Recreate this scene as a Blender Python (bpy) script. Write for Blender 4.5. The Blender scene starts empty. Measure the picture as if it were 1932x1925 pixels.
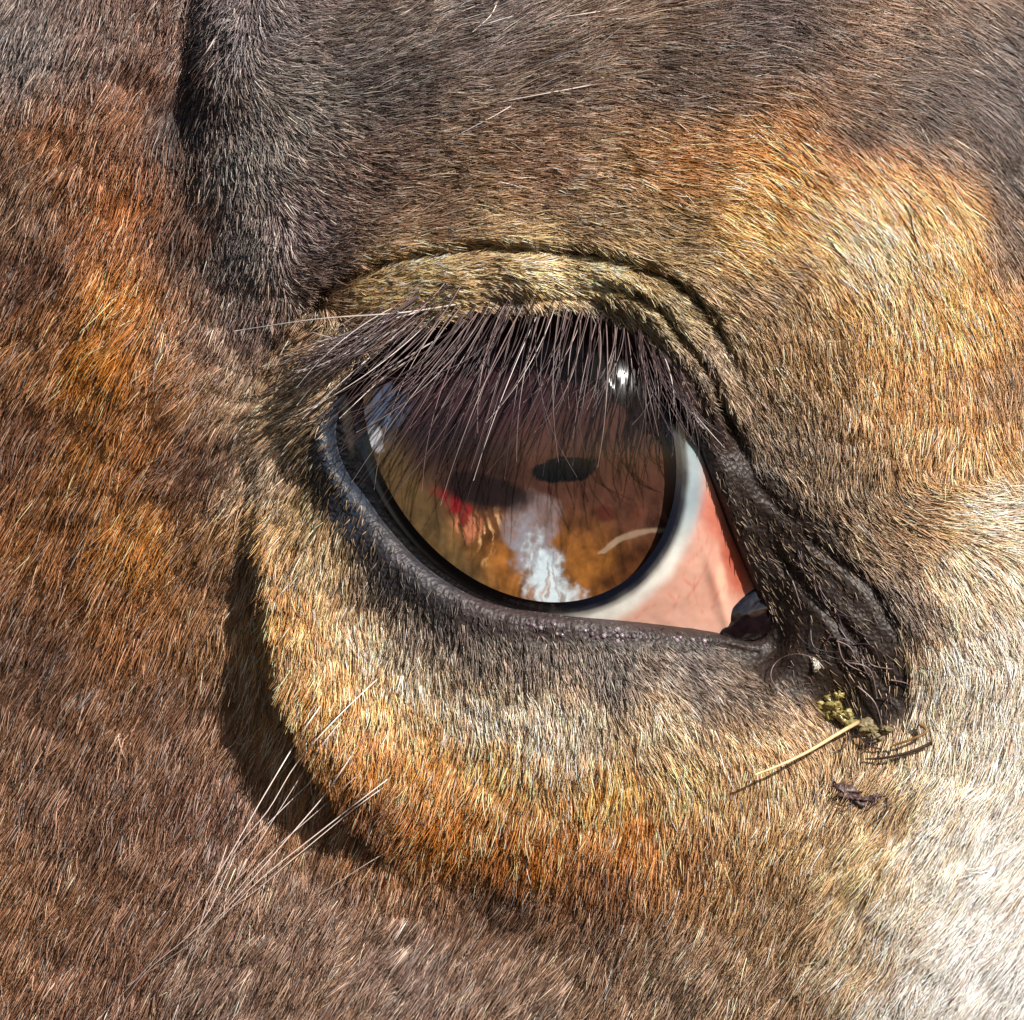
import bpy, math, random
import numpy as np
from mathutils import Vector

# ------------------------------------------------------------------ scene, camera, light
S = bpy.context.scene
K = 5e-5            # one modelling unit is 0.05 mm
D = 0.45            # camera distance, metres
HREF = 400.0
SUN = np.array([.55, -.67, .50]); SUN /= np.linalg.norm(SUN)

cd = bpy.data.cameras.new('camera'); cam = bpy.data.objects.new('camera', cd)
S.collection.objects.link(cam); S.camera = cam
cam.location = (0, -D, 0); cam.rotation_euler = (math.radians(90), 0, 0)
cd.sensor_width = 36; cd.lens = 36 * D / (1932 * K); cd.clip_start = .01; cd.clip_end = 50

w = bpy.data.worlds.new("World"); S.world = w; w.use_nodes = True
wn = w.node_tree; bg = wn.nodes['Background']
sky = wn.nodes.new('ShaderNodeTexSky'); sky.sky_type = 'NISHITA'; sky.sun_disc = False
sky.sun_elevation = math.asin(SUN[2]); sky.sun_rotation = math.atan2(SUN[0], SUN[1])
wn.links.new(sky.outputs[0], bg.inputs[0]); bg.inputs[1].default_value = .052

sl = bpy.data.lights.new('sun', 'SUN'); sl.energy = 5.0; sl.angle = math.radians(.53); sl.color = (1, .955, .88)
so = bpy.data.objects.new('sun', sl); S.collection.objects.link(so)
so.rotation_euler = Vector(SUN.tolist()).to_track_quat('Z', 'Y').to_euler(); so.location = (.3, -.4, .3)

S.view_settings.view_transform = 'Standard'; S.view_settings.look = 'None'
S.view_settings.exposure = .5; S.view_settings.gamma = 1
S.render.engine = 'CYCLES'
S.cycles.max_bounces = 6; S.cycles.diffuse_bounces = 2; S.cycles.glossy_bounces = 3
S.cycles.transmission_bounces = 5; S.cycles.transparent_max_bounces = 8
S.cycles_curves.shape = 'RIBBONS'

rng = np.random.default_rng(7)

# ------------------------------------------------------------------ helpers
def smooth(x, a, b):
    t = np.clip((x - a) / (b - a), 0, 1); return t * t * (3 - 2 * t)

def hash2(i, j, s):
    n = (i * 374761393 + j * 668265263 + s * 1442695041) & 0x7fffffff
    n = ((n ^ (n >> 13)) * 1274126177) & 0x7fffffff
    return ((n ^ (n >> 16)) & 0xffff) / 65535.0

def vnoise(x, y, s=0):
    xi = np.floor(x).astype(np.int64); yi = np.floor(y).astype(np.int64)
    fx = x - xi; fy = y - yi; fx = fx * fx * (3 - 2 * fx); fy = fy * fy * (3 - 2 * fy)
    a = hash2(xi, yi, s); b = hash2(xi + 1, yi, s); c = hash2(xi, yi + 1, s); d = hash2(xi + 1, yi + 1, s)
    return (a * (1 - fx) + b * fx) * (1 - fy) + (c * (1 - fx) + d * fx) * fy

def fbm(x, y, s=0, o=4):
    r = 0; a = .5
    for k in range(o):
        r = r + a * vnoise(x * 2 ** k, y * 2 ** k, s + k * 17); a *= .5
    return r / (1 - .5 ** o)

def srgb(c):
    c = np.asarray(c, float) / 255.0
    return np.where(c <= .04045, c / 12.92, ((c + .055) / 1.055) ** 2.4)

def catmull(P, n=12, closed=False):
    P = np.asarray(P, float); m = len(P); out = []
    for i in range(m if closed else m - 1):
        if closed: p = [P[(i + k) % m] for k in (-1, 0, 1, 2)]
        else: p = [P[max(i - 1, 0)], P[i], P[i + 1], P[min(i + 2, m - 1)]]
        for t in np.linspace(0, 1, n, endpoint=False):
            out.append(.5 * (2 * p[1] + (p[2] - p[0]) * t + (2 * p[0] - 5 * p[1] + 4 * p[2] - p[3]) * t * t + (3 * p[1] - p[0] - 3 * p[2] + p[3]) * t ** 3))
    if not closed: out.append(P[-1])
    return np.array(out)

def world(u, v, h):
    """modelling coordinates (right, down, towards the camera) to metres"""
    u = np.asarray(u, float); v = np.asarray(v, float); h = np.asarray(h, float)
    f = (D - (h - HREF) * K) / D
    return np.stack([(u - 966) * K * f, -(h - HREF) * K, (962.5 - v) * K * f], -1)

def poly_dist(u, v, P):
    """distance to polyline, signed (+ on the left of travel in u,v), and travel fraction"""
    best = np.full(u.shape, 1e9); sg = np.zeros(u.shape); fr = np.zeros(u.shape); n = len(P) - 1
    for i in range(n):
        a = P[i]; b = P[i + 1]; ab = b - a; L2 = ab @ ab + 1e-9
        t = ((u - a[0]) * ab[0] + (v - a[1]) * ab[1]) / L2; tc = np.clip(t, 0, 1)
        du = u - a[0] - tc * ab[0]; dv = v - a[1] - tc * ab[1]
        d = np.hypot(du, dv); c = np.sign(ab[0] * dv - ab[1] * du)
        m = d < best
        best = np.where(m, d, best); sg = np.where(m, -c, sg); fr = np.where(m, (i + tc) / n, fr)
    return best, sg, fr

def inside(u, v, P):
    r = np.zeros(u.shape, bool); n = len(P)
    for i in range(n):
        x1, y1 = P[i]; x2, y2 = P[(i + 1) % n]
        c = ((y1 > v) != (y2 > v)) & (u < (x2 - x1) * (v - y1) / (y2 - y1 + 1e-12) + x1)
        r ^= c
    return r

def poly_sdf(u, v, P):
    Q = np.vstack([P, P[:1]]); d, _, _ = poly_dist(u, v, Q)
    return np.where(inside(u, v, P), -d, d)

def shepard(u, v, T, s=40., p=2.):
    T = np.asarray(T, float); num = 0; den = 0
    for row in T:
        wt = 1 / ((u - row[0]) ** 2 + (v - row[1]) ** 2 + s * s) ** p
        num = num + wt[..., None] * row[2:]; den = den + wt
    return num / den[..., None]

class TPS:
    def __init__(s, T, lam=0.3):
        T = np.asarray(T, float); s.c = T[:, :2] / 1000; n = len(T)
        d = np.linalg.norm(s.c[:, None] - s.c[None], axis=2)
        A = np.zeros((n + 3, n + 3)); A[:n, :n] = s.k(d) + np.eye(n) * lam * 1e-3
        A[:n, n] = 1; A[:n, n + 1:] = s.c; A[n:, :n] = A[:n, n:].T
        s.w = np.linalg.solve(A, np.r_[T[:, 2], 0, 0, 0])
    def k(s, d): return d * d * np.log(d + 1e-9)
    def __call__(s, u, v):
        u = np.asarray(u, float) / 1000; v = np.asarray(v, float) / 1000
        r = s.w[-3] + s.w[-2] * u + s.w[-1] * v
        for i in range(len(s.c)):
            r = r + s.w[i] * s.k(np.hypot(u - s.c[i, 0], v - s.c[i, 1]))
        return r

def link(name, data, parent=None, label=None, cat=None, group=None, kind=None):
    o = bpy.data.objects.new(name, data); S.collection.objects.link(o)
    if parent is not None: o.parent = parent
    if label: o['label'] = label
    if cat: o['category'] = cat
    if group: o['group'] = group
    if kind: o['kind'] = kind
    return o

def mesh(name, V, F, mat, col=None, smooth_=True):
    me = bpy.data.meshes.new(name)
    V = np.asarray(V, float).reshape(-1, 3)
    me.from_pydata(V.tolist(), [], F if isinstance(F, list) else F.tolist())
    if smooth_: me.polygons.foreach_set('use_smooth', np.ones(len(me.polygons), bool))
    if col is not None:
        a = me.color_attributes.new('coat_colour', 'FLOAT_COLOR', 'POINT')
        a.data.foreach_set('color', np.c_[col, np.ones(len(col))].astype(np.float32).ravel())
    me.materials.append(mat); me.update(); return me

def grid_faces(nr, nt, flip=False):
    """rings x around (closed around)"""
    i, j = np.meshgrid(np.arange(nr - 1), np.arange(nt), indexing='ij')
    a = i * nt + j; b = i * nt + (j + 1) % nt; c = (i + 1) * nt + (j + 1) % nt; d = (i + 1) * nt + j
    F = np.stack([a, b, c, d] if not flip else [a, d, c, b], -1).reshape(-1, 4)
    return F

# ------------------------------------------------------------------ materials
def new_mat(name):
    m = bpy.data.materials.new(name); m.use_nodes = True; nt = m.node_tree
    for n in list(nt.nodes): nt.nodes.remove(n)
    out = nt.nodes.new('ShaderNodeOutputMaterial'); return m, nt, out

def attr_mat(name, rough=.5, noise_scale=900, noise_amt=.3, bump=.3, bump_dist=3e-5, coat=0, spec=.5, sss=0, sssr=(1, .3, .2)):
    m, nt, out = new_mat(name); L = nt.links.new
    b = nt.nodes.new('ShaderNodeBsdfPrincipled'); L(b.outputs[0], out.inputs[0])
    at = nt.nodes.new('ShaderNodeAttribute'); at.attribute_name = 'coat_colour'
    tc = nt.nodes.new('ShaderNodeTexCoord')
    no = nt.nodes.new('ShaderNodeTexNoise'); no.inputs['Scale'].default_value = noise_scale; no.inputs['Detail'].default_value = 5
    L(tc.outputs['Object'], no.inputs['Vector'])
    mr = nt.nodes.new('ShaderNodeMapRange'); mr.inputs[3].default_value = 1 - noise_amt; mr.inputs[4].default_value = 1 + noise_amt
    L(no.outputs[0], mr.inputs[0])
    mx = nt.nodes.new('ShaderNodeVectorMath'); mx.operation = 'SCALE'; L(at.outputs['Color'], mx.inputs[0]); L(mr.outputs[0], mx.inputs['Scale'])
    L(mx.outputs[0], b.inputs['Base Color'])
    b.inputs['Roughness'].default_value = rough; b.inputs['Coat Weight'].default_value = coat; b.inputs['Coat Roughness'].default_value = .12
    b.inputs['Specular IOR Level'].default_value = spec
    if sss:
        b.inputs['Subsurface Weight'].default_value = sss; b.inputs['Subsurface Radius'].default_value = sssr; b.inputs['Subsurface Scale'].default_value = .0008
    if bump:
        vo = nt.nodes.new('ShaderNodeTexVoronoi'); vo.inputs['Scale'].default_value = noise_scale * 1.6; L(tc.outputs['Object'], vo.inputs['Vector'])
        ad = nt.nodes.new('ShaderNodeMath'); ad.operation = 'ADD'; L(vo.outputs[0], ad.inputs[0]); L(no.outputs[0], ad.inputs[1])
        bu = nt.nodes.new('ShaderNodeBump'); bu.inputs['Strength'].default_value = bump; bu.inputs['Distance'].default_value = bump_dist
        L(ad.outputs[0], bu.inputs['Height']); L(bu.outputs[0], b.inputs['Normal'])
    return m

def hair_mat(name, col=None, rough=.42):
    m, nt, out = new_mat(name); L = nt.links.new
    h = nt.nodes.new('ShaderNodeBsdfPrincipled'); h.inputs['Roughness'].default_value = rough; h.inputs['Specular IOR Level'].default_value = .45
    L(h.outputs[0], out.inputs[0])
    if col is None:
        at = nt.nodes.new('ShaderNodeAttribute'); at.attribute_name = 'coat_colour'; L(at.outputs['Color'], h.inputs['Base Color'])
    else: h.inputs['Base Color'].default_value = (*col, 1)
    return m

def flat_mat(name, col, rough=.5, var=.25, scale=2500, bump=.2, **kw):
    m, nt, out = new_mat(name); L = nt.links.new
    b = nt.nodes.new('ShaderNodeBsdfPrincipled'); L(b.outputs[0], out.inputs[0])
    tc = nt.nodes.new('ShaderNodeTexCoord'); no = nt.nodes.new('ShaderNodeTexNoise'); no.inputs['Scale'].default_value = scale
    L(tc.outputs['Object'], no.inputs['Vector'])
    cr = nt.nodes.new('ShaderNodeValToRGB'); c = np.array(col)
    cr.color_ramp.elements[0].position = .3; cr.color_ramp.elements[1].position = .7
    cr.color_ramp.elements[0].color = (*(c * (1 - var)), 1); cr.color_ramp.elements[1].color = (*(c * (1 + var)), 1)
    L(no.outputs[0], cr.inputs[0]); L(cr.outputs[0], b.inputs['Base Color']); b.inputs['Roughness'].default_value = rough
    if bump:
        bu = nt.nodes.new('ShaderNodeBump'); bu.inputs['Strength'].default_value = bump; bu.inputs['Distance'].default_value = 5e-5
        L(no.outputs[0], bu.inputs['Height']); L(bu.outputs[0], b.inputs['Normal'])
    for k, v in kw.items(): b.inputs[k.replace('_', ' ')].default_value = v
    return m

# ------------------------------------------------------------------ shape of the head
EC = np.array([1014., 861.]); ER = 560.; RC = 390.
def eyeS(u, v):
    r = np.hypot(u - EC[0], v - EC[1]); h1 = np.sqrt(np.maximum(ER ** 2 - np.minimum(r, RC) ** 2, 0)); x = np.maximum(r - RC, 0)
    return h1 - (.35 * x + .62 * 80 * (1 - np.exp(-x / 80)))

OC = np.array([1010., 890.])
open_pts = [(632, 832), (638, 775), (672, 706), (745, 655), (850, 618), (980, 600), (1100, 603), (1185, 640), (1245, 700), (1295, 785), (1330, 870),
            (1362, 955), (1392, 1035), (1420, 1100), (1446, 1165), (1436, 1204), (1395, 1207), (1335, 1192), (1200, 1176), (1060, 1164), (960, 1150), (880, 1122),
            (800, 1070), (734, 1002), (690, 942), (652, 890)]
OP = catmull(open_pts, 14, closed=True)
_th = np.arctan2(OP[:, 1] - OC[1], OP[:, 0] - OC[0]); _r = np.hypot(OP[:, 0] - OC[0], OP[:, 1] - OC[1])
_o = np.argsort(_th); _th = _th[_o]; _r = _r[_o]
def r_open(th): return np.interp(th, _th, _r, period=2 * math.pi)
def polar(u, v):
    du = u - OC[0]; dv = v - OC[1]; return np.arctan2(dv, du), np.hypot(du, dv)
def upper(th):        # 1 on the upper lid, 0 on the lower
    s = np.sin(th + .16); return smooth(-s, -.08, .35)
def lip(th): return 22 + 46 * upper(th)

crease = catmull([(560, 612), (588, 578), (610, 547), (672, 516), (735, 493), (829, 475), (923, 467), (1049, 476), (1116, 482), (1216, 506), (1291, 545), (1341, 600), (1379, 668), (1407, 732), (1445, 800), (1490, 870)], 6)
crease2 = catmull([(1100, 538), (1156, 545), (1235, 578), (1282, 634), (1345, 716), (1376, 795), (1420, 870)], 6)
lobe = catmull([(470, 640), (482, 800), (487, 950), (494, 1100), (512, 1240), (548, 1360), (610, 1460), (690, 1550), (790, 1620), (920, 1670)][::-1], 5)[::-1]
browl = catmull([(385, -200), (378, -60), (368, 100), (358, 230), (370, 360), (410, 520), (460, 640)], 5)
fold3 = catmull([(1440, 1010), (1500, 1090), (1560, 1150), (1630, 1230), (1690, 1320)], 5)
fold4 = catmull([(1500, 1000), (1580, 1060), (1650, 1120), (1700, 1220)], 5)
fold5 = catmull([(1330, 700), (1400, 850), (1440, 930), (1520, 1000)], 5)

HT = [(1000, 530, 602), (850, 535, 592), (720, 575, 548), (1200, 565, 596), (1300, 670, 552), (1380, 850, 470),
      (1000, 420, 600), (1000, 300, 598), (1000, 150, 560), (1000, 0, 480), (800, 420, 570), (800, 250, 560), (700, 100, 500), (600, 450, 515), (600, 250, 515), (600, 50, 465),
      (1250, 450, 600), (1400, 580, 570), (1250, 200, 580), (1250, 0, 500),
      (500, 150, 492), (440, 40, 468), (430, 150, 470), (440, 300, 476), (490, 450, 480), (510, 600, 460), (520, 750, 410),
      (350, 60, 385), (345, 200, 388), (345, 350, 392), (390, 520, 405), (415, 650, 408), (430, 800, 398), (435, 950, 380), (420, 1100, 345),
      (560, 900, 412), (530, 1000, 405), (530, 850, 408), (530, 1120, 415), (570, 1270, 428), (640, 1400, 428), (740, 1510, 408), (900, 1590, 388), (1050, 1640, 375),
      (420, 1250, 335), (440, 1370, 325), (510, 1500, 320), (610, 1620, 315), (780, 1720, 310), (950, 1730, 295), 
      (220, 100, 325), (60, 60, 245), (260, 300, 360), (220, 600, 340), (330, 800, 365), (60, 600, 250), (60, 1000, 190), (290, 1050, 310), (180, 1300, 225), (60, 1600, 165), (250, 1700, 255), (380, 1450, 305), (450, 1680, 300), (600, 1850, 290), (800, 1850, 295),
      (800, 1250, 455), (700, 1150, 445), (680, 1280, 425), (850, 1430, 425), (1000, 1280, 485), (1000, 1450, 445), (1200, 1280, 480), (1200, 1450, 445), (1200, 1650, 385), (1300, 1850, 320), (1400, 1350, 440), (1500, 1500, 400), (1500, 1750, 365), (1050, 1850, 300),
      (1450, 830, 480), (1500, 650, 530), (1600, 450, 545), (1480, 350, 575), (1750, 450, 505), (1750, 700, 455), (1620, 800, 470), (1900, 600, 400), (1900, 350, 390), (1700, 200, 490), (1850, 100, 350), (1500, 100, 530), (1850, 950, 400),
      (1500, 1000, 430), (1650, 1100, 415), (1440, 1040, 400), (1540, 1180, 398), (1480, 1230, 372), (1600, 1310, 368), (1690, 1340, 372), (1740, 1300, 385), (1750, 1450, 392), (1640, 1440, 375), (1500, 1370, 400), (1850, 1250, 395), (1700, 1650, 400), (1850, 1700, 345), (1920, 1900, 260), (1650, 1900, 350), (1560, 1350, 345),
      (-350, 900, 60), (-350, -200, -50), (966, -450, 150), (2350, -350, -100), (2350, 900, 50), (2350, 2350, -100), (966, 2350, 100), (-350, 2350, 40)]
for t in np.linspace(-math.pi, math.pi, 30, endpoint=False):
    r0 = r_open(t); ct, st = math.cos(t), math.sin(t)
    h0 = float(eyeS(OC[0] + r0 * ct, OC[1] + r0 * st)) + float(lip(t))
    HT.append((OC[0] + (r0 + 34) * ct, OC[1] + (r0 + 34) * st, h0))
tps = TPS(HT)

def H(u, v):
    u = np.asarray(u, float); v = np.asarray(v, float)
    h = tps(u, v)
    d, s, f = poly_dist(u, v, crease)          # brow fold: s>0 above the crease
    amp = smooth(f, 0, .12) * (1 - smooth(f, .6, .92))
    h = h + amp * (-46 * np.exp(-(d / 10) ** 2) + np.where(s > 0, 14 * smooth(d, 4, 20) * np.exp(-d / 90), -6 * np.exp(-d / 30)))
    d, s, f = poly_dist(u, v, lobe)            # edge of the bulge below and left of the eye
    am = smooth(f, .05, .5) * (1 - smooth(f, .6, .92)); h = h + am * np.where(s > 0, 30, -60) * smooth(d, 0, 16) * np.exp(-d / 110)
    d, s, f = poly_dist(u, v, browl); am = (1 - smooth(f, .35, .8)); h = h - 30 * am * np.exp(-((d + np.where(s > 0, 10, 0)) / 34) ** 2)
    for P, a, wd in ((crease2, 26, 9), (fold3, 8, 13), (fold4, 6, 12), (fold5, 5, 13)):
        d, s, f = poly_dist(u, v, P); am = smooth(f, 0, .2) * (1 - smooth(f, .75, 1))
        h = h - am * a * np.exp(-(d / wd) ** 2) + am * a * .5 * np.exp(-((d - 18) / 14) ** 2)
    h = h + 14 * (fbm(u / 120, v / 120, 3, 3) - .5) + 5 * (fbm(u / 28, v / 28, 9, 2) - .5)
    th, r = polar(u, v); dd = r - r_open(th)
    ro = r_open(th); e0 = eyeS(OC[0] + ro * np.cos(th), OC[1] + ro * np.sin(th))
    t = np.clip(dd / 26, 0, 1); hl = e0 + 3 + lip(th) * np.sqrt(np.clip(1 - (1 - t) ** 2, 0, 1))
    hl = hl + (5 * (fbm(u / 15, v / 15, 61, 3) - .5) + 4 * (vnoise(th * 60, dd / 40, 62) - .5)) * smooth(dd, 2, 14)
    hl = np.where(dd < 0, eyeS(u, v) + 3 + dd * 1.6, hl)
    wq = smooth(dd, 18, 48)
    return np.where(dd < 48, hl * (1 - wq) + h * wq, h)

# bare-skin areas -----------------------------------------------------------
corner = catmull([(1300, 740), (1390, 850), (1470, 895), (1568, 972), (1655, 1082), (1708, 1195), (1722, 1300), (1705, 1372), (1620, 1385), (1540, 1350), (1455, 1290), (1370, 1235), (1330, 1195), (1440, 1165), (1400, 1050), (1340, 880)], 5, closed=True)
def bare(u, v):
    """1 = bare skin, 0 = full coat"""
    th, r = polar(u, v); d = r - r_open(th)
    deg = np.degrees(th) % 360
    wb = np.interp(deg, [0, 20, 40, 60, 90, 120, 150, 172, 185, 200, 230, 270, 300, 330, 360], [80, 50, 36, 36, 40, 54, 78, 78, 45, 10, 6, 8, 12, 45, 80])
    b1 = 1 - smooth(d, wb * .8, wb * 1.5 + 14)
    sd = poly_sdf(u, v, corner); nn = fbm(u / 40, v / 40, 21, 3) - .5
    b2 = 1 - smooth(sd + nn * 46, -22, 20)
    return np.clip(np.maximum(b1, b2), 0, 1), d, b2

# coat colour: by place on the head, with some shade and sunlight painted in -------------
CT = [(60, 60, 118, 108, 105), (200, 70, 120, 95, 84), (300, 100, 112, 76, 58), (160, 250, 150, 100, 60), (240, 180, 140, 92, 58), (40, 350, 122, 90, 66), (120, 600, 150, 102, 60), (250, 350, 165, 105, 58), (240, 520, 178, 120, 66), (70, 480, 112, 78, 58), (200, 650, 185, 125, 68), (60, 800, 118, 80, 56), (180, 820, 165, 112, 62), (280, 800, 165, 110, 62),
      (100, 960, 150, 100, 55), (300, 1000, 178, 125, 72), (250, 1130, 155, 105, 62), (100, 1200, 108, 76, 56), (380, 850, 112, 78, 58), (420, 1050, 135, 95, 62), (200, 1500, 128, 92, 68), (60, 1700, 140, 100, 68), (250, 1800, 132, 96, 74), (400, 1850, 135, 110, 95), (400, 1500, 115, 78, 58), (350, 1300, 120, 84, 60), (600, 1700, 128, 98, 78),
      (365, 200, 62, 48, 46), (380, 400, 95, 66, 50), (460, 60, 112, 104, 106), (560, 200, 122, 116, 110), (470, 300, 116, 110, 106), (470, 450, 112, 104, 100), (560, 430, 132, 116, 116), (500, 600, 124, 102, 96), (600, 500, 108, 86, 78),  # first entry: shade of the brow groove, painted as dark hair
      (700, 350, 122, 98, 84), (800, 420, 132, 104, 78), (700, 150, 98, 88, 84), (1000, 150, 112, 94, 82), (900, 60, 110, 98, 94), (1000, 320, 140, 108, 82), (1100, 420, 132, 108, 74), (1400, 60, 98, 84, 80), (1250, 150, 105, 88, 76), (1250, 300, 168, 122, 76), (1250, 430, 145, 120, 78),
      (1450, 330, 200, 142, 78), (1400, 420, 190, 148, 84), (1600, 330, 225, 162, 104), (1620, 440, 242, 192, 128), (1760, 430, 230, 172, 104), (1800, 560, 218, 160, 94), (1700, 560, 225, 174, 112), (1850, 150, 98, 84, 80), (1700, 180, 98, 80, 70), (1600, 220, 118, 92, 72), (1900, 420, 118, 98, 82), (1890, 300, 92, 80, 74), (1900, 700, 160, 125, 84), (1830, 800, 188, 140, 84),
      (1450, 560, 150, 122, 84), (1550, 650, 160, 128, 84), (1700, 720, 182, 138, 86), (1500, 800, 130, 108, 80), (1600, 900, 135, 112, 82), (1750, 880, 175, 138, 90), (1700, 960, 150, 120, 84), (1850, 960, 225, 195, 155), (1800, 1080, 205, 178, 140), (1850, 1200, 225, 200, 168), (1700, 1130, 120, 100, 84), (1900, 1350, 232, 210, 178),
      (800, 520, 205, 175, 125), (700, 570, 190, 160, 115), (1000, 508, 208, 180, 132), (1130, 530, 210, 184, 130), (900, 540, 185, 160, 120), (950, 570, 130, 116, 100), (1130, 590, 125, 116, 102), (1250, 600, 150, 135, 98), (1330, 700, 150, 130, 105), (1400, 860, 118, 104, 88),
      (560, 640, 150, 118, 84), (560, 760, 168, 146, 118), (600, 700, 160, 138, 110), (530, 880, 142, 122, 98), (520, 1000, 178, 136, 84), (560, 960, 160, 136, 96), (560, 1150, 190, 142, 82), (610, 1050, 175, 150, 110), (640, 1300, 198, 145, 82), (700, 1200, 205, 178, 140), (780, 1200, 150, 138, 125), (740, 1300, 200, 165, 110), (900, 1310, 208, 188, 156), (1000, 1335, 210, 190, 158), (790, 1250, 205, 184, 152), (900, 1235, 118, 106, 96), (1000, 1262, 112, 100, 92), (1150, 1272, 106, 96, 88), (1300, 1290, 110, 98, 90), (830, 1170, 84, 76, 74), (740, 1110, 92, 84, 80), (900, 1190, 105, 94, 84), (1000, 1215, 98, 86, 80), (1150, 1225, 96, 86, 80), (1300, 1240, 100, 90, 84), (1400, 1310, 118, 104, 90),
      (1100, 1350, 210, 188, 156), (1250, 1355, 196, 174, 140), (1400, 1400, 195, 160, 115), (1300, 1440, 205, 165, 112), (1150, 1470, 210, 155, 88), (950, 1420, 205, 155, 92), (800, 1400, 200, 145, 80), (700, 1400, 190, 130, 68), (850, 1530, 182, 118, 56), (1000, 1580, 186, 120, 58), (1200, 1560, 188, 125, 66), (1150, 1640, 150, 100, 56),
      (700, 1500, 150, 100, 58), (950, 1700, 112, 80, 58), (1150, 1740, 130, 100, 76), (1300, 1800, 142, 116, 92), (1000, 1850, 140, 115, 96), (800, 1800, 120, 96, 82), (1350, 1620, 165, 125, 82), (1500, 1550, 176, 142, 96), (1500, 1700, 155, 124, 88), (1480, 1850, 160, 132, 104),
      (1600, 1450, 165, 138, 100), (1700, 1500, 160, 132, 92), (1780, 1300, 215, 190, 155), (1780, 1420, 215, 190, 150), (1650, 1600, 190, 162, 118), (1800, 1550, 232, 212, 180), (1750, 1700, 215, 195, 165), (1650, 1800, 185, 160, 130), (1900, 1600, 232, 220, 200), (1850, 1750, 232, 222, 208), (1920, 1880, 234, 224, 212), (1750, 1870, 220, 205, 185)]
def coat(u, v):
    c = shepard(u + 26 * (fbm(u / 60, v / 60, 5) - .5), v + 26 * (fbm(u / 60, v / 60, 6) - .5), [(a, b, *srgb(c)) for a, b, *c in CT], 34, 1.8)
    c = c * (.92 + .08 * smooth(u, 380, 520) + .28 * smooth(c[..., 0], .3, .6))[..., None]  # left side, turned from the sun, is darkened in the colour
    m = c.mean(-1, keepdims=True); return np.clip(m + (c - m) * (.80 + .14 * (1 - smooth(u, 380, 480))[..., None] + .25 * smooth(m, .08, .28) * (1 - smooth(m, .42, .7))), .003, 1)

# direction the hairs lie in (degrees, clockwise from right), length, lift --------
DT = [(50, 150, 112, 70, .45), (300, 150, 115, 80, .4), (200, 600, 121, 100, .35), (100, 1000, 118, 100, .35), (200, 1700, 112, 90, .35), (60, 1400, 114, 90, .35), (450, 1750, 115, 85, .35), (400, 1000, 122, 85, .35), (430, 700, 128, 75, .4), (330, 400, 112, 90, .35), (420, 1400, 112, 80, .35), (300, 1250, 115, 95, .35),
      (400, 60, 105, 40, .7), (460, 250, 70, 40, .6), (480, 450, 95, 42, .6), (500, 600, 110, 44, .5), (600, 350, 15, 46, .5), (560, 120, 10, 46, .55), (600, 520, -10, 44, .6), (700, 100, -14, 60, .4), (800, 250, -3, 58, .4), (1000, 60, -14, 95, .3), (1000, 300, 1, 62, .35), (1000, 420, 4, 52, .35), (800, 440, -8, 50, .35),
      (1300, 60, 2, 100, .3), (1300, 300, 12, 70, .35), (1250, 440, 12, 55, .35), (1600, 80, 18, 100, .3), (1800, 100, 33, 105, .3), (1900, 250, 52, 95, .3), (1480, 340, 36, 80, .33), (1650, 350, 48, 85, .33), (1800, 500, 68, 85, .33), (1880, 720, 84, 75, .35), (1400, 480, 32, 60, .35), (1500, 640, 72, 55, .4), (1700, 720, 86, 70, .4), (1600, 850, 95, 50, .45), (1500, 900, 60, 40, .5),
      (1793, 830, 112, 60, .45), (1900, 880, 60, 70, .35), (1860, 945, 0, 75, .35), (1760, 950, 10, 60, .4), (1675, 1040, 36, 55, .4), (1560, 1000, 45, 50, .4), (1500, 1100, 52, 50, .3), (1600, 1200, 48, 50, .3), (1753, 1091, 58, 65, .35), (1832, 1110, 64, 75, .35), (1753, 1307, 90, 75, .3), (1870, 1350, 108, 90, .33), (1700, 1500, 125, 85, .33), (1500, 1600, 112, 75, .33),
      (700, 575, -22, 34, .4), (850, 520, -8, 34, .35), (1000, 510, 0, 34, .35), (1100, 530, 10, 34, .35), (1250, 590, 42, 36, .35), (1330, 690, 55, 36, .35), (1400, 800, 62, 38, .35), (1440, 900, 60, 36, .3), (1000, 575, 60, 30, .4), (1120, 590, 70, 28, .4),
      (600, 640, 150, 40, .5), (555, 760, 138, 46, .45), (540, 900, 118, 46, .45), (550, 1100, 100, 55, .35), (620, 1300, 100, 60, .35), (720, 1200, 92, 40, .4), (900, 1300, 85, 48, .35), (1000, 1230, 80, 26, .5), (1200, 1230, 68, 26, .5), (1320, 1260, 50, 32, .4), (1420, 1340, 46, 44, .35), (1300, 1390, 66, 55, .35), (1100, 1400, 85, 60, .35), (1100, 1550, 98, 70, .35),
      (1420, 1500, 100, 65, .35), (900, 1500, 105, 65, .35), (760, 1560, 112, 70, .35), (1000, 1800, 124, 80, .33), (700, 1800, 128, 80, .33), (500, 1850, 118, 85, .33), (1300, 1800, 118, 80, .33), (1600, 1850, 125, 95, .3), (1850, 1700, 135, 115, .3), (1900, 1500, 128, 105, .3), (1640, 1700, 122, 95, .3)]
_DT = [(a, b, math.cos(math.radians(c)), math.sin(math.radians(c)), d, e) for a, b, c, d, e in DT]
def flow(u, v):
    r = shepard(u, v, _DT, 30, 1.9); ang = np.arctan2(r[..., 1], r[..., 0]); return ang, r[..., 2], r[..., 3]

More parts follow.
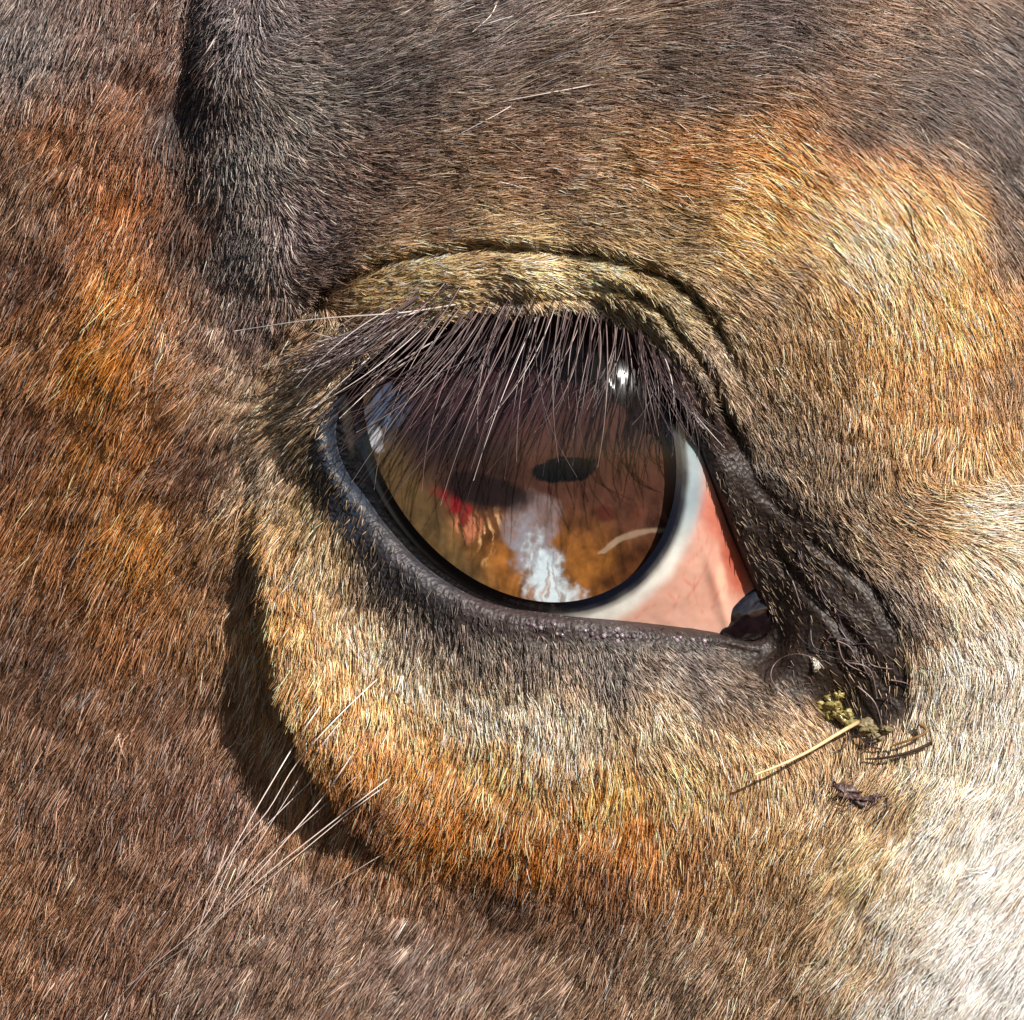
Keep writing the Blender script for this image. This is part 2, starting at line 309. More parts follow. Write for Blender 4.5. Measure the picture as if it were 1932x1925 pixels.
# ------------------------------------------------------------------ the head (skin)
NT = 840
th = np.linspace(-math.pi, math.pi, NT, endpoint=False)
rs = np.concatenate([[-30, -14, -5, 0, 1.5, 4, 8, 13, 19, 26, 34, 42], 42 + np.cumsum(np.linspace(8, 11, 120)), 42 + 1140 + np.cumsum(np.linspace(20, 70, 12))])
TH, RS = np.meshgrid(th, rs); RR = r_open(TH) + RS
U = OC[0] + RR * np.cos(TH); V = OC[1] + RR * np.sin(TH)
HH = H(U, V)
HH[0] -= 30
# the skin under the coat
def skin_col(u, v):
    b, d, b2 = bare(u, v); c = coat(u, v) * .42
    dark = srgb((50, 38, 34)) * np.ones(u.shape + (3,)); 
    dl = shepard(u, v, [(640, 930, *srgb((46, 52, 64))), (720, 1050, *srgb((50, 46, 50))), (1000, 1185, *srgb((58, 46, 46))), (1350, 1000, *srgb((40, 30, 27))), (1560, 1260, *srgb((44, 33, 28))), (1640, 1330, *srgb((40, 30, 26))), (1300, 700, *srgb((56, 42, 40))), (800, 640, *srgb((34, 24, 24)))], 60)
    dark = dl * (.7 + .6 * fbm(u / 25, v / 25, 33)[..., None])
    return c * (1 - b[..., None]) + dark * b[..., None]
skin_m = attr_mat('horse_skin', rough=.5, noise_scale=1500, noise_amt=.5, bump=.9, bump_dist=1.1e-4, coat=.0, spec=.4)
head = link('horse_head', mesh('horse_head', world(U, V, HH), grid_faces(len(rs), NT), skin_m, skin_col(U, V).reshape(-1, 3)),
            label='brown horse head seen close up around its open amber eye', cat='horse')

# ------------------------------------------------------------------ eyeball
IC = np.array([980.6, 811.4]); IA, IB = 373., 290.; IX = np.array([.5536, .8328]); IY = np.array([-.8328, .5536])
def iris_pt(r, t):
    a = IA * r * np.cos(t); b = IB * r * np.sin(t)
    return IC[0] + a * IX[0] + b * IY[0], IC[1] + a * IX[1] + b * IY[1]
def iris_r(u, v):
    a = (u - IC[0]) * IX[0] + (v - IC[1]) * IX[1]; b = (u - IC[0]) * IY[0] + (v - IC[1]) * IY[1]
    return np.hypot(a / IA, b / IB)
nt_ = 420
tt = np.linspace(0, 2 * math.pi, nt_, endpoint=False)
def blob(u, v, cu, cv, ru, rv, ang=0, soft=.25, wob=.0, sc=30, seed=1):
    a = math.radians(ang); du = u - cu; dv = v - cv
    x = du * math.cos(a) + dv * math.sin(a); y = -du * math.sin(a) + dv * math.cos(a)
    q = np.hypot(x / ru, y / rv) + wob * (fbm(u / sc, v / sc, seed) - .5) * 2
    return 1 - smooth(q, 1 - soft, 1 + soft)
def mixc(c, col, m): return c * (1 - m[..., None]) + srgb(col) * m[..., None]

# sclera: dark at the outer side, pale then pink at the inner corner
rr = np.concatenate([[.93, .96, .985], 1 + np.linspace(0, 1, 70) ** 1.3 * .95])
RR2, TT2 = np.meshgrid(rr, tt, indexing='ij'); u2, v2 = iris_pt(RR2, TT2)
gap = (np.hypot(u2 - IC[0], v2 - IC[1]) * (1 - 1 / RR2))
h2 = eyeS(u2, v2) - 1.5 - np.where(RR2 < 1, 3.5, 0)
h2 = h2 + 2.2 * (fbm(u2 / 14, v2 / 9, 14) - .5) * smooth(gap, 20, 60)
h2 = h2 + 7 * (fbm(u2 / 45, v2 / 45, 12) - .5) * smooth(gap, 40, 90) + 9 * np.exp(-((u2 - 1345 - .3 * (v2 - 1080)) / 12) ** 2) * smooth(v2, 1000, 1060) * smooth(gap, 50, 90)
c2 = np.ones(u2.shape + (3,)) * srgb((216, 212, 204))
c2 = mixc(c2, (204, 156, 138), smooth(gap + 14 * (fbm(u2 / 35, v2 / 35, 44) - .5), 12, 40))
c2 = mixc(c2, (198, 130, 110), smooth(gap, 75, 120) * (1 - smooth(v2, 1060, 1160)))
c2 = mixc(c2, (176, 92, 74), blob(u2, v2, 1352, 975, 26, 80, -18, .8, .5, 25, 5) * .8)
c2 = mixc(c2, (176, 86, 66), blob(u2, v2, 1392, 1065, 26, 60, -12, .5, .3, 25, 6) * .8)
c2 = mixc(c2, (222, 176, 152), blob(u2, v2, 1362, 1100, 8, 60, -8, .6, .5, 18, 7) * .8)
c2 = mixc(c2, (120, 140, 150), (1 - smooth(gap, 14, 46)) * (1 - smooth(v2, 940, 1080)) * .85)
for k, (a0, b0, a1, b1) in enumerate([(1296, 1130, 1345, 1035), (1330, 1165, 1310, 1090), (1250, 1160, 1290, 1110), (1320, 1020, 1325, 960), (1385, 1120, 1400, 1060), (1200, 1168, 1240, 1140), (1270, 1150, 1262, 1120), (1345, 1150, 1375, 1100), (1300, 1060, 1338, 1010), (1310, 1110, 1290, 1080)]):
    P = np.array([[a0, b0], [(a0 + a1) / 2 + 7 * (-1) ** k, (b0 + b1) / 2], [a1, b1]], float)
    d, _, _ = poly_dist(u2 + 8 * (fbm(u2 / 20, v2 / 20, 41) - .5), v2, catmull(P, 5)); c2 = mixc(c2, (190, 96, 80), np.exp(-(d / 1.6) ** 2) * .38)
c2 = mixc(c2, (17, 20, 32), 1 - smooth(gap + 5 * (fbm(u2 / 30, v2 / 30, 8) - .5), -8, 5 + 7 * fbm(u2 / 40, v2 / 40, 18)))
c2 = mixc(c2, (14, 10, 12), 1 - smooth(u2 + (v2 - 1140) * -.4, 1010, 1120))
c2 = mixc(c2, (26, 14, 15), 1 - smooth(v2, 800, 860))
c2 = mixc(c2, (120, 108, 98), blob(u2, v2, 656, 800, 9, 60, -8, .4, .3, 20, 31) * .7)
sclera_m = attr_mat('wet_sclera', rough=.25, noise_scale=700, noise_amt=.22, bump=.25, bump_dist=4e-5, coat=1.0, sss=.25)
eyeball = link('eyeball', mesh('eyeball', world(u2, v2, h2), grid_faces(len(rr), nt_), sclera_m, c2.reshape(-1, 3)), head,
               label='pale sclera turning pink at the inner corner and black at the outer side')

# iris with its slit pupil, recessed behind the cornea
ri = np.linspace(0.0, 1.0, 260); RI, TI = np.meshgrid(ri, np.linspace(0, 2 * math.pi, 720, endpoint=False), indexing='ij')
ui, vi = iris_pt(RI, TI); ul, vl = iris_pt(np.ones_like(RI), TI); hl_ = eyeS(ul, vl) - 5
hi = hl_ * RI ** 2.2 + (1 - RI ** 2.2) * 432
pc = np.array([985., 905.])

wx = ui + 40 * (fbm(ui / 60, vi / 60, 2) - .5) - (vi - 900) * (ui - 1000) / 1500; fib = fbm(wx / 16, vi / 90, 60, 4); fib2 = fbm(wx / 6, vi / 45 + wx / 60, 63, 3); lump = fbm(ui / 22, vi / 22, 71, 4)
hi = hi + 1.0 * (fib - .5) + 2 * (lump - .5)
ci = np.ones(ui.shape + (3,)) * srgb((118, 76, 62))
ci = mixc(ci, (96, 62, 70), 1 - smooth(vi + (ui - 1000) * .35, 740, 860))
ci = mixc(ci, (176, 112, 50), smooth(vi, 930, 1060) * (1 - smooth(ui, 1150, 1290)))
ci = mixc(ci, (124, 98, 62), (1 - smooth(ui + (vi - 900) * -.62, 760, 850)) * .95)
ci = mixc(ci, (134, 86, 70), smooth(ui, 1120, 1200) * (1 - smooth(vi, 960, 1080)))
ci = mixc(ci, (112, 62, 36), blob(ui, vi, 1215, 1075, 95, 42, -28, .3, .25, 30, 4) * .8)
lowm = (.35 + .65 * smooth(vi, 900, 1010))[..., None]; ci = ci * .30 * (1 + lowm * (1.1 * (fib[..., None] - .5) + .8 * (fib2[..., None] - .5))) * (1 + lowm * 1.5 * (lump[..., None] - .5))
ci = mixc(ci, (70, 34, 26), blob(ui, vi, 1140, 968, 17, 14, 20, .4, .5, 14, 11)); ci = mixc(ci, (82, 46, 34), blob(ui, vi, 1198, 975, 12, 22, 20, .4, .4, 14, 12) * .7)
ci = mixc(ci, (140, 118, 98), blob(ui, vi, 1195, 1040, 78, 36, -22, .06, .1, 30, 13) * (1 - blob(ui, vi, 1200, 1048, 78, 34, -22, .06, .1, 30, 13)) * (vi < 1045) * .8)  # pale arc: a reflection painted into the iris colour
ci = mixc(ci, (108, 10, 22), blob(ui, vi, 858, 950, 42, 22, 38, .3, .7, 16, 14) * (.35 + .5 * smooth(fib2, .3, .5)))  # red streak of a reflection, painted as iris colour
ci = mixc(ci, (150, 92, 66), blob(ui, vi, 885, 992, 30, 24, 40, .4, .5, 18, 15) * smooth(fib2, .45, .55))
ci = mixc(ci, (190, 150, 108), blob(ui, vi, 925, 1010, 16, 44, 18, .5, .6, 14, 19) * smooth(fib2, .5, .6) * .8)
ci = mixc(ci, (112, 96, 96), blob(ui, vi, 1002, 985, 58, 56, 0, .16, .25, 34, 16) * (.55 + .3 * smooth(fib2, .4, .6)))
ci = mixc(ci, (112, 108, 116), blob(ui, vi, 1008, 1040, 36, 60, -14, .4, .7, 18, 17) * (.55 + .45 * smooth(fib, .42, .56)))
ci = mixc(ci, (168, 182, 190), np.maximum(blob(ui, vi, 1030, 1082, 28, 62, -22, .6, .7, 12, 18), blob(ui, vi, 1046, 1125, 48, 24, 10, .6, .7, 11, 28)) * (.35 + .6 * smooth(fib2, .38, .55)))  # white streak, also a reflection put into the colour
ci = mixc(ci, (14, 8, 11), np.maximum(blob(ui, vi, 915, 925, 100, 36, 18, .3, .25, 40, 9), .8 * blob(ui, vi, 885, 860, 130, 60, 24, .6, .3, 50, 29)) * .93)           # pupil, outer half, and the lash shadow above it painted dark
ci = mixc(ci, (3, 6, 13), blob(ui, vi, 1066, 886, 64, 24, -7, .1, .3, 22, 10))              # pupil, inner half
ci = mixc(ci, (66, 78, 100), blob(ui, vi, 728, 772, 34, 52, 20, .5, .6, 16, 51) * (.4 + .6 * smooth(fib2, .4, .6)))  # blue-grey sky sheen painted on the iris
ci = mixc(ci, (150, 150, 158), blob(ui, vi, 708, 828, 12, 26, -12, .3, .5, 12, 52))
ci = mixc(ci, (62, 72, 92), smooth(RI, .86, .94) * smooth(ui + (900 - vi) * .9, 1230, 1290) * .9)  # sky reflected along the right rim, painted as a slate band
ci = mixc(ci, (12, 9, 14), smooth(RI + .012 * (lump - .5) + .02 * (1 - smooth(ui, 900, 1100)), .975, .992))
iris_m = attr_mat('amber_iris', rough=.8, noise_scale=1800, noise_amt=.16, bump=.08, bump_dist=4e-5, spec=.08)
link('iris', mesh('iris', world(ui, vi, hi), grid_faces(260, 720), iris_m, ci.reshape(-1, 3)), eyeball, label='amber brown iris with a dark slit pupil, a red streak and a white patch below, both painted reflections')

m, nt, out = new_mat('clear_cornea'); L = nt.links.new
tr = nt.nodes.new('ShaderNodeBsdfTransparent'); tr.inputs[0].default_value = (1, .99, .98, 1)
gl = nt.nodes.new('ShaderNodeBsdfGlossy'); gl.inputs['Roughness'].default_value = .095
lw = nt.nodes.new('ShaderNodeLayerWeight'); lw.inputs[0].default_value = .5; mxs = nt.nodes.new('ShaderNodeMixShader')
pw = nt.nodes.new('ShaderNodeMath'); pw.operation = 'POWER'; L(lw.outputs['Facing'], pw.inputs[0]); pw.inputs[1].default_value = 5
fr = nt.nodes.new('ShaderNodeMath'); fr.operation = 'MULTIPLY_ADD'; L(pw.outputs[0], fr.inputs[0]); fr.inputs[1].default_value = .97; fr.inputs[2].default_value = .022
L(fr.outputs[0], mxs.inputs[0]); L(tr.outputs[0], mxs.inputs[1]); L(gl.outputs[0], mxs.inputs[2]); L(mxs.outputs[0], out.inputs[0])
rc = np.linspace(0, 1.012, 220); RQ, TQ = np.meshgrid(rc, np.linspace(0, 2 * math.pi, 900, endpoint=False), indexing='ij'); uq, vq = iris_pt(RQ, TQ)
tear = np.exp(-((uq - 1120) / 52) ** 2 - ((vq - 738 + (uq - 1120) * .32) / 13) ** 2)       # ripples of the tear film under the upper lid
hq = eyeS(uq, vq) + 2 + .8 * (fbm(uq / 90, vq / 90, 77, 2) - .5) + 2.0 * tear * (fbm(uq / 14, vq / 30, 78, 2) - .5)
link('cornea', mesh('cornea', world(uq, vq, hq), grid_faces(220, 900), m), eyeball)

# caruncle: dark wet bulb in the inner corner
def lump_mesh(cu, cv, ch, ru, rv, rh, ang, mat, seed, amp=.12, n=36, freq=2.2):
    a = math.radians(ang); P, T = np.meshgrid(np.linspace(0, math.pi, n // 2 + 1), np.linspace(0, 2 * math.pi, n, endpoint=False), indexing='ij')
    x = np.sin(P) * np.cos(T); y = np.sin(P) * np.sin(T); z = np.cos(P)
    k = 1 + amp * 2 * (fbm(x * freq + 7 + seed, y * freq + z * 1.7 + 9, seed, 3) - .5)
    X = x * ru * k; Y = y * rv * k; Z = z * rh * k
    return mesh('lump', world(cu + X * math.cos(a) - Y * math.sin(a), cv + X * math.sin(a) + Y * math.cos(a), ch + Z), grid_faces(n // 2 + 1, n), mat)
wet_dark = flat_mat('wet_dark_skin', srgb((24, 15, 18)), .12, .4, 1200, .7, Coat_Weight=1.0, Coat_Roughness=.08)
hc = float(eyeS(np.array(1405.), np.array(1165.)))
link('caruncle', lump_mesh(1412, 1160, hc - 8, 76, 48, 26, -38, wet_dark, 5, .12, 90), head, label='dark wet bulb in the inner corner of the eye')

# ------------------------------------------------------------------ coat
def make_curves(name, P, rad, col, mat, parent, **kw):
    n, m = P.shape[:2]
    hc_ = bpy.data.hair_curves.new(name); hc_.add_curves([m] * n)
    hc_.attributes['position'].data.foreach_set('vector', P.astype(np.float32).ravel())
    a = hc_.attributes.get('radius') or hc_.attributes.new('radius', 'FLOAT', 'POINT'); a.data.foreach_set('value', (rad * K).astype(np.float32).ravel())
    c = hc_.attributes.new('coat_colour', 'FLOAT_COLOR', 'CURVE'); c.data.foreach_set('color', np.c_[col, np.ones(n)].astype(np.float32).ravel())
    hc_.materials.append(mat); return link(name, hc_, parent, **kw)

def grow(N, box, keep=1.0, length=1.0, width=1.0):
    u = rng.uniform(box[0], box[2], N); v = rng.uniform(box[1], box[3], N)
    b, d, b2 = bare(u, v); p = np.where(b2 > b * .99, 1 - b * (.91 + .06 * smooth(v, 1050, 1200)), (1 - b) + .10 * b) * keep
    m = (d > 10) & (rng.random(N) < p); u = u[m]; v = v[m]; b = b[m]; d = d[m]; n = len(u)
    ang, ln, lift = flow(u, v)
    ang = ang + (fbm(u / 45, v / 45, 51, 2) - .5) * .6 + rng.normal(0, .10 + .5 * smooth(lift, .45, .9), n)
    ln = ln * length * rng.uniform(.45, .92, n) * (1 - .5 * b); lift = lift * rng.uniform(.5, 1.5, n)
    h0 = H(u, v); e = 3.
    gu = (H(u + e, v) - H(u - e, v)) / (2 * e); gv = (H(u, v + e) - H(u, v - e)) / (2 * e)
    nl = np.sqrt(gu ** 2 + gv ** 2 + 1); N3 = np.stack([-gu / nl, -gv / nl, 1 / nl], 1)
    Dd = np.stack([np.cos(ang), np.sin(ang), np.zeros(n)], 1); Dd[:, 2] = gu * Dd[:, 0] + gv * Dd[:, 1]
    Dd /= np.linalg.norm(Dd, axis=1)[:, None]
    # locks of hair catch one another at two scales
    # clumping: tips drawn towards the centre of a small lock
    cs = 17.; cu = (np.floor(u / cs) + .5 + .7 * (hash2(np.floor(u / cs).astype(int), np.floor(v / cs).astype(int), 5) - .5)) * cs
    cv = (np.floor(v / cs) + .5 + .7 * (hash2(np.floor(u / cs).astype(int), np.floor(v / cs).astype(int), 6) - .5)) * cs
    cl = rng.uniform(.2, .8, n)
    M = 6; P = np.zeros((n, M, 3)); cur = rng.normal(0, .1, n)
    B = np.cross(N3, Dd)
    for k in range(M):
        t = k / (M - 1); s = ln * t
        up = lift * s * (1 - .45 * t)
        p = np.stack([u, v, h0 - 1], 1) + Dd * s[:, None] + N3 * up[:, None] + B * (cur * s * t)[:, None]
        p[:, 0] += (cu - u) * cl * t; p[:, 1] += (cv - v) * cl * t
        P[:, k] = p
    col = coat(u, v) * np.array([1.09, .985, .96])
    val = np.exp(rng.normal(.10, .62, n)); val *= .8 + .4 * fbm(u / 14 + 3 * np.cos(ang), v / 40, 91, 2); val *= .78 + .44 * hash2(np.floor(u / cs).astype(int), np.floor(v / cs).astype(int), 8)
    q = rng.random(n); val = np.where(q < .13, val * .35, val); pale = (q > .93)
    hi_ = smooth(val, 1.1, 2.6)[:, None]; col = col * val[:, None]; col = col * (1 - .45 * hi_) + .45 * hi_ * (col.mean(1, keepdims=True) * np.array([1.18, 1.0, .8])); col = np.where(pale[:, None], col * .5 + .22, col)
    col *= (1 - .6 * b)[:, None]; col *= 1 + rng.normal(0, .03, (n, 3)); col = np.clip(col * 1.0, .004, .85)
    rad = np.interp(np.linspace(0, 1, M), [0, .5, 1], [1, .85, .3])[None] * (rng.uniform(.52, 1.0, n) * width)[:, None]
    return world(P[..., 0], P[..., 1], P[..., 2]), rad, col

coat_m = hair_mat('coat_hair')
A = [grow(620000, (-60, -60, 1992, 1985)), grow(9000, (-60, -60, 1992, 1985), 1, 1.35, 1.1)]
for bx_ in ((-380, -380, -60, 2300), (1992, -380, 2320, 2300), (-60, -380, 1992, -60), (-60, 1985, 1992, 2300)): A.append(grow(16000, bx_, 1, 1.1, 1.9))
P = np.concatenate([a[0] for a in A]); R_ = np.concatenate([a[1] for a in A]); C_ = np.concatenate([a[2] for a in A])
make_curves('coat', P, R_, C_, coat_m, head, label='short brown, tan and white coat hair', kind='stuff')

# ------------------------------------------------------------------ single hairs as tubes
def tube(P, r, sides=5):
    P = np.asarray(P, float); n = len(P); V = []; T = np.gradient(P, axis=0); T /= np.linalg.norm(T, axis=1)[:, None] + 1e-12
    ref = np.array([.13, -.9, .41])
    for i in range(n):
        a = np.cross(T[i], ref); a /= np.linalg.norm(a); b = np.cross(T[i], a)
        for k in range(sides):
            t = 2 * math.pi * k / sides; V.append(P[i] + (a * math.cos(t) + b * math.sin(t)) * r[i])
    F = grid_faces(n, sides).tolist(); F.append(list(range(sides))); F.append(list(range((n - 1) * sides, n * sides))[::-1])
    return V, F

def strand(name, pts, r0, mat, parent, label=None, base=True, tip=.25, **kw):
    """pts: (u, v, height above the coat)"""
    C = catmull(pts, 5); hb = H(C[:, 0], C[:, 1]) if base else 0
    W = world(C[:, 0], C[:, 1], hb + C[:, 2]); t = np.linspace(0, 1, len(C))
    V_, F_ = tube(W, K * r0 * (1 - (1 - tip) * t ** 1.5)); return link(name, mesh(name, V_, F_, mat), parent, label=label, **kw)

lash_dark = flat_mat('dark_lash', srgb((62, 48, 50)), .32, .3, 900, 0); lash_pale = flat_mat('pale_lash', srgb((205, 192, 186)), .3, .15, 900, 0)
lash_mid = flat_mat('brown_lash', srgb((128, 108, 104)), .3, .25, 900, 0)
# root position along upper rim -> direction and length of lash
LT = [(640, 690, 150, 105), (690, 650, 148, 160), (742, 625, 144, 225), (800, 608, 138, 300), (865, 597, 128, 345), (930, 590, 118, 355), (1000, 586, 109, 345), (1070, 589, 101, 300), (1130, 598, 95, 255), (1180, 622, 86, 215), (1230, 664, 72, 180), (1270, 722, 66, 130), (1300, 788, 62, 80)]
LTa = np.array(LT, float)
def lash_pts(s, jit, row):
    x = s * (len(LT) - 1); i = min(int(x), len(LT) - 2); q = LTa[i] * (1 - x + i) + LTa[i + 1] * (x - i)
    u0 = q[0] + jit.normal(0, 5); v0 = q[1] + jit.normal(0, 4) - row * 9; a = math.radians(q[2] + jit.normal(0, 6)); Ln = q[3] * jit.uniform(.55, 1.18) * (.92 if s < .3 else 1.05); v0 -= abs(jit.normal(0, 20)) * (s < .35)
    hb = float(H(np.array(u0), np.array(v0))) - 3
    pr = jit.uniform(60, 120); bend = jit.normal(.10, .22); pts = []
    for k in range(7):
        t = k / 6; aa = a + bend * (t - .3)
        out = pr * math.sin(min(1, t * 1.25) * math.pi * .55)
        pts.append((u0 + Ln * t * math.cos(aa), v0 + Ln * t * math.sin(aa), hb + out * (Ln / 260)))
    return pts
jl = np.random.default_rng(11)
for k in range(96):
    s = (k + jl.uniform(-.4, .4)) / 95; s = min(max(s, 0), .9999); q = jl.random()
    mt = lash_dark if q < (.5 if s > .3 else .15) else (lash_mid if q < (.9 if s > .3 else .5) else lash_pale)
    strand('eyelash', lash_pts(s, jl, jl.integers(0, 3)), jl.uniform(.8, 1.35), mt, head, base=False, tip=.3)
EP = []; ER_ = []; ECo = []
for k in range(210):
    s = min(max(jl.random(), 0), .9999)
    if jl.random() < .35: s *= .45
    pts = catmull(lash_pts(s, jl, jl.integers(0, 4)), 2); W = world(pts[:, 0], pts[:, 1], pts[:, 2]); EP.append(W)
    ER_.append(np.linspace(1, .3, len(W)) * jl.uniform(.6, 1.1)); c = srgb((74, 58, 58)) * math.exp(jl.normal(0, .55)); ECo.append(c)
make_curves('lash_fringe', np.array(EP), np.array(ER_), np.clip(np.array(ECo), 0, .7), coat_m, head, label='finer lashes of the upper lid', kind='stuff')
for pts in [[(875, 572, 4), (760, 590, 40), (600, 602, 70), (441, 625, 60)], [(800, 585, 5), (700, 615, 50), (590, 650, 70), (495, 692, 60)], [(868, 615, 12), (800, 655, 60), (700, 715, 90)], [(850, 640, 10), (740, 700, 60), (640, 790, 80)],
            [(750, 620, 10), (680, 660, 50), (600, 720, 70), (560, 765, 70)], [(700, 635, 10), (640, 670, 40), (570, 715, 60)], [(690, 640, 10), (600, 680, 50), (520, 735, 60)]]:
    strand('eyelash', pts, 2.0, lash_pale, head)

whisk = flat_mat('pale_whisker', srgb((225, 205, 195)), .3, .1, 900, 0); whisk_d = flat_mat('dark_long_hair', srgb((60, 38, 26)), .35, .2, 900, 0)
for pts, r, mt in [([(612, 1322, 0), (565, 1390, 60), (500, 1498, 150), (410, 1650, 170), (300, 1800, 150), (180, 1928, 120)], 2.0, whisk),
                   ([(722, 1272, 0), (640, 1350, 50), (560, 1440, 110), (505, 1530, 150), (440, 1610, 150), (395, 1720, 130)], 1.9, whisk),
                   ([(673, 1410, 0), (620, 1490, 60), (560, 1562, 110), (480, 1655, 130), (370, 1790, 120), (330, 1930, 100)], 1.8, whisk),
                   ([(745, 1460, 0), (680, 1510, 50), (590, 1580, 110), (490, 1660, 120), (380, 1765, 100), (240, 1860, 70)], 1.8, whisk),
                   ([(735, 1478, 0), (670, 1525, 50), (560, 1615, 100), (470, 1690, 100), (345, 1770, 80)], 1.5, whisk),
                   ([(640, 1428, 0), (560, 1500, 50), (490, 1570, 90), (430, 1630, 90)], 1.3, whisk),
                   ([(775, 1583, 0), (700, 1625, 30), (600, 1690, 40)], 1.2, whisk),
                   ([(655, 1345, 0), (590, 1430, 50), (520, 1540, 100), (450, 1650, 110), (385, 1780, 90)], 1.2, whisk), ([(700, 1440, 0), (600, 1530, 60), (500, 1620, 90), (400, 1740, 90), (300, 1880, 60)], 1.2, whisk),
                   ([(430, 1590, 40), (400, 1680, 60), (360, 1790, 60), (300, 1935, 50)], 1.1, whisk),
                   ([(445, 1610, 30), (380, 1740, 60), (270, 1840, 70), (210, 1935, 60)], 1.1, whisk)]:
    strand('whisker', pts, r * .78, mt, head, tip=.15)
for pts, mt, r in [([(408, 68, 20), (388, 100, 40), (356, 138, 40)], whisk, 1.8), ([(940, 0, 8), (925, 30, 20), (890, 62, 14)], whisk, 1.4),
                   ([(1560, 448, 10), (1585, 480, 14), (1610, 512, 4)], whisk_d, 1.6), ([(1718, 372, 12), (1722, 430, 18), (1752, 530, 16), (1762, 590, 6)], whisk_d, 1.6),
                   ([(1460, 280, 12), (1520, 330, 18), (1580, 400, 16), (1640, 470, 8)], whisk_d, 1.4), ([(1660, 250, 14), (1760, 330, 20), (1830, 470, 12)], whisk_d, 1.4),
                   ([(965, 200, 14), (930, 220, 16), (850, 262, 10)], whisk, 1.1), ([(1120, 160, 14), (1000, 182, 18), (930, 196, 10)], whisk, 1.3), ([(1180, 15, 14), (1090, 28, 18), (1010, 40, 10)], whisk, 1.3),
                   ([(1760, 40, 14), (1850, 90, 18), (1940, 190, 14)], whisk, 1.4), ([(1700, 30, 14), (1800, 55, 18), (1920, 130, 14)], whisk, 1.3), ([(1820, 940, 12), (1880, 948, 20), (1940, 950, 16)], whisk, 1.6)]:
    strand('guard_hair', pts, r, mt, head)
loop = strand('stray_hair', [(1540, 1345, 2), (1480, 1310, 12), (1455, 1280, 18), (1464, 1250, 20), (1500, 1234, 20), (1545, 1243, 10)], 1.3, lash_mid, head)

for k in range(26):      # matted dark hairs in and around the inner corner
    bu = jl.uniform(1470, 1700); bv = 1000 + (bu - 1440) * 1.25 + jl.normal(0, 36); a = math.radians(52 + jl.normal(0, 16)); Ln = jl.uniform(40, 95); c = jl.normal(0, .5)
    strand('corner_hair', [(bu, bv, 3), (bu + Ln * .5 * math.cos(a + c), bv + Ln * .5 * math.sin(a + c), 9), (bu + Ln * math.cos(a), bv + Ln * math.sin(a), 3)], jl.uniform(1.2, 2.0), lash_dark if k % 3 else lash_mid, head)
for k in range(10):
    bu = jl.uniform(1590, 1720); bv = jl.uniform(1380, 1520); a = math.radians(jl.uniform(90, 200)); Ln = jl.uniform(40, 80)
    strand('corner_hair', [(bu, bv, 16), (bu + Ln * .5 * math.cos(a), bv + Ln * .5 * math.sin(a), 22), (bu + Ln * math.cos(a + .4), bv + Ln * math.sin(a + .4), 14)], jl.uniform(1.3, 2.2), lash_dark, head)

# wet beads along the lower lid margin
wetm = flat_mat('wet_bead', srgb((110, 92, 100)), .08, .2, 900, 0, Coat_Weight=.5)
wetp = flat_mat('wet_bead_painted_sparkle', srgb((150, 135, 142)), .08, .1, 900, 0, Coat_Weight=.5); bj = np.random.default_rng(4)  # paler copy: the sparkle of the beads is put into the colour
for k in range(34):
    bu = bj.uniform(980, 1350); th_, _ = polar(np.array(bu), np.array(1180.)); bv = float(np.interp(bu, [980, 1100, 1200, 1350], [1170, 1182, 1190, 1205])) + abs(bj.normal(9, 12))
    r = bj.uniform(2.4, 5.2); hb = float(H(np.array(bu), np.array(bv)))
    link('skin_bead', lump_mesh(bu, bv, hb, r, r, r * .9, 0, wetm if k % 2 else wetp, k, .1, 10), head)

# ------------------------------------------------------------------ dirt at the inner corner
slime = flat_mat('yellow_discharge', srgb((138, 126, 74)), .3, .4, 2200, .6, Coat_Weight=.4, Subsurface_Weight=.3, Subsurface_Scale=.0006)
def crumbs(name, parts, mat, label, cat):
    V_ = []; F_ = []; o = 0
    for i, (cu, cv, dh, ru, rv, rh, an) in enumerate(parts):
        hb = float(H(np.array(float(cu)), np.array(float(cv)))); me = lump_mesh(cu, cv, hb + dh, ru, rv, rh, an, mat, i + 3, .75, 26, 3.4)
        vv = np.array([x.co[:] for x in me.vertices]); V_.append(vv); F_ += [[q + o for q in p.vertices] for p in me.polygons]; o += len(vv); bpy.data.meshes.remove(me)
    return link(name, mesh(name, np.concatenate(V_), F_, mat), None, label=label, cat=cat)
crumbs('eye_discharge', [(1572, 1326, 6, 18, 14, 12, 30), (1590, 1352, 6, 22, 11, 11, 20), (1560, 1345, 2, 17, 13, 8, 60), (1606, 1364, 2, 14, 9, 8, 0), (1582, 1312, 8, 10, 8, 9, 0), (1576, 1342, 8, 12, 9, 9, 80), (1600, 1346, 8, 9, 7, 8, 40), (1550, 1330, 3, 11, 8, 6, 0)], slime, 'yellow green crumb of dried discharge in the dark eye corner', 'eye discharge')
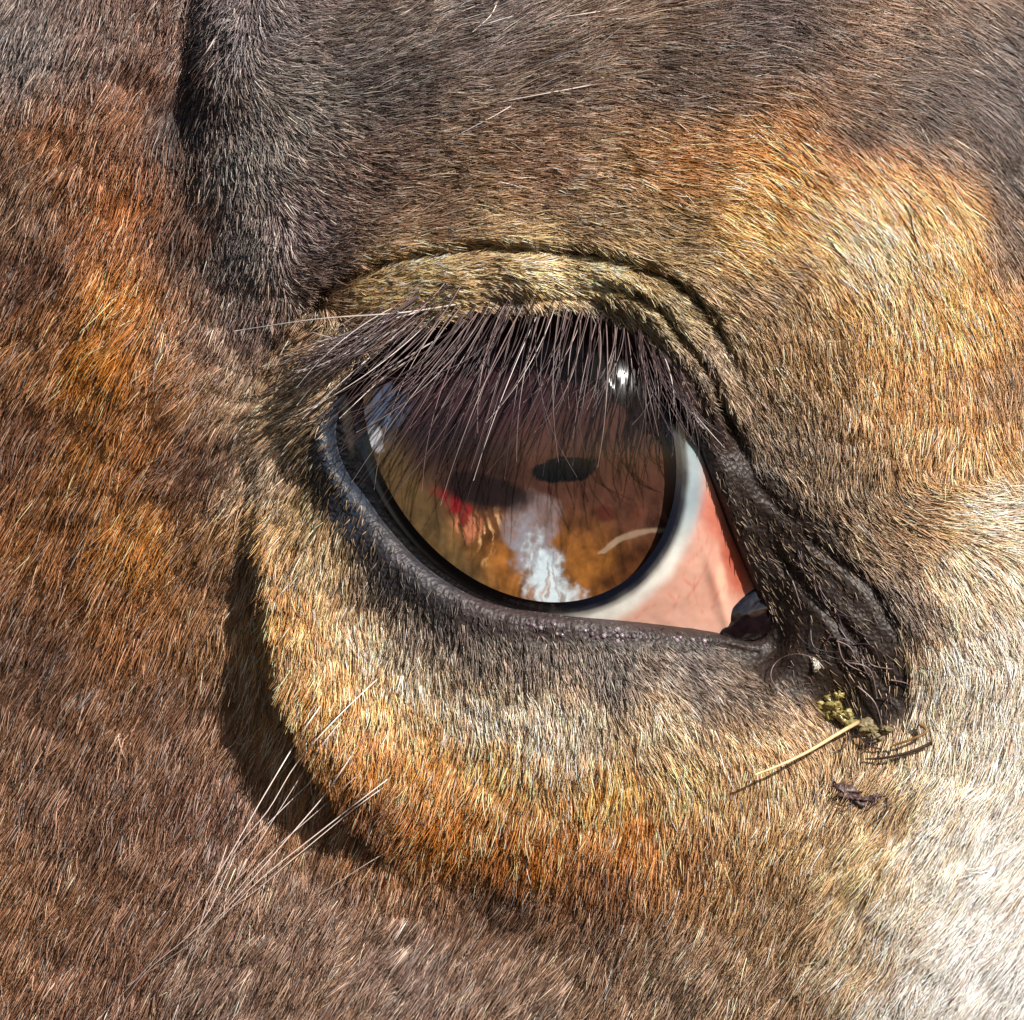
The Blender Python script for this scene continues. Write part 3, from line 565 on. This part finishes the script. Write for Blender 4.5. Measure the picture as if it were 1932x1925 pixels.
crumbs('dried_crust', [(1636, 1372, 6, 20, 14, 12, 10), (1652, 1392, 5, 16, 14, 10, 40), (1672, 1378, 4, 14, 9, 9, 0)], flat_mat('olive_crust', srgb((122, 108, 76)), .6, .4, 2500, .6), 'olive brown crust right of the yellow crumb at the eye corner', 'crust')
crumbs('dirt_clod', [(1600, 1500, 12, 26, 15, 12, 30), (1622, 1512, 12, 22, 12, 12, 0), (1585, 1490, 12, 12, 14, 10, 0), (1650, 1506, 10, 16, 7, 8, -20)], flat_mat('dark_dirt', srgb((74, 54, 52)), .5, .5, 2500, .6), 'small dark clod of dirt in the fur below the eye corner', 'dirt')
crumbs('tear_drop', [(1541, 1258, 3, 7, 9, 6, 10), (1535, 1247, 2, 5, 6, 4, 10)], flat_mat('pale_tear', srgb((175, 165, 150)), .12, .1, 900, 0, Coat_Weight=1.), 'tiny white bead of tear on the dark skin of the corner', 'tear drop')
straw_m = flat_mat('dry_straw', srgb((214, 186, 140)), .45, .2, 1500, .3)
def stem(name, pts, r, mat, label, cat):
    C = catmull(pts, 6); W = world(C[:, 0], C[:, 1], H(C[:, 0], C[:, 1]) + C[:, 2]); t = np.linspace(0, 1, len(C))
    V_, F_ = tube(W, K * r * (1 - .5 * t), 7); return link(name, mesh(name, V_, F_, mat), None, label=label, cat=cat)
stem('straw_stem', [(1624, 1360, 34), (1580, 1385, 48), (1530, 1415, 60), (1480, 1440, 62), (1425, 1462, 66)], 4.4, straw_m, 'pale dry straw stem sticking out of the eye corner', 'straw')
stem('thin_twig', [(1758, 1402, 24), (1720, 1418, 26), (1670, 1430, 26), (1632, 1432, 22)], 3.6, flat_mat('dark_twig', srgb((58, 40, 28)), .6, .3, 1500, .3), 'short dark twig lying in the fur right of the straw', 'twig')
stem('curved_husk', [(1735, 1366, 22), (1748, 1380, 30), (1720, 1395, 32), (1680, 1408, 26)], 4.0, flat_mat('brown_husk', srgb((128, 96, 56)), .5, .3, 1500, .3), 'curved brown husk at the tip of the eye corner', 'husk')
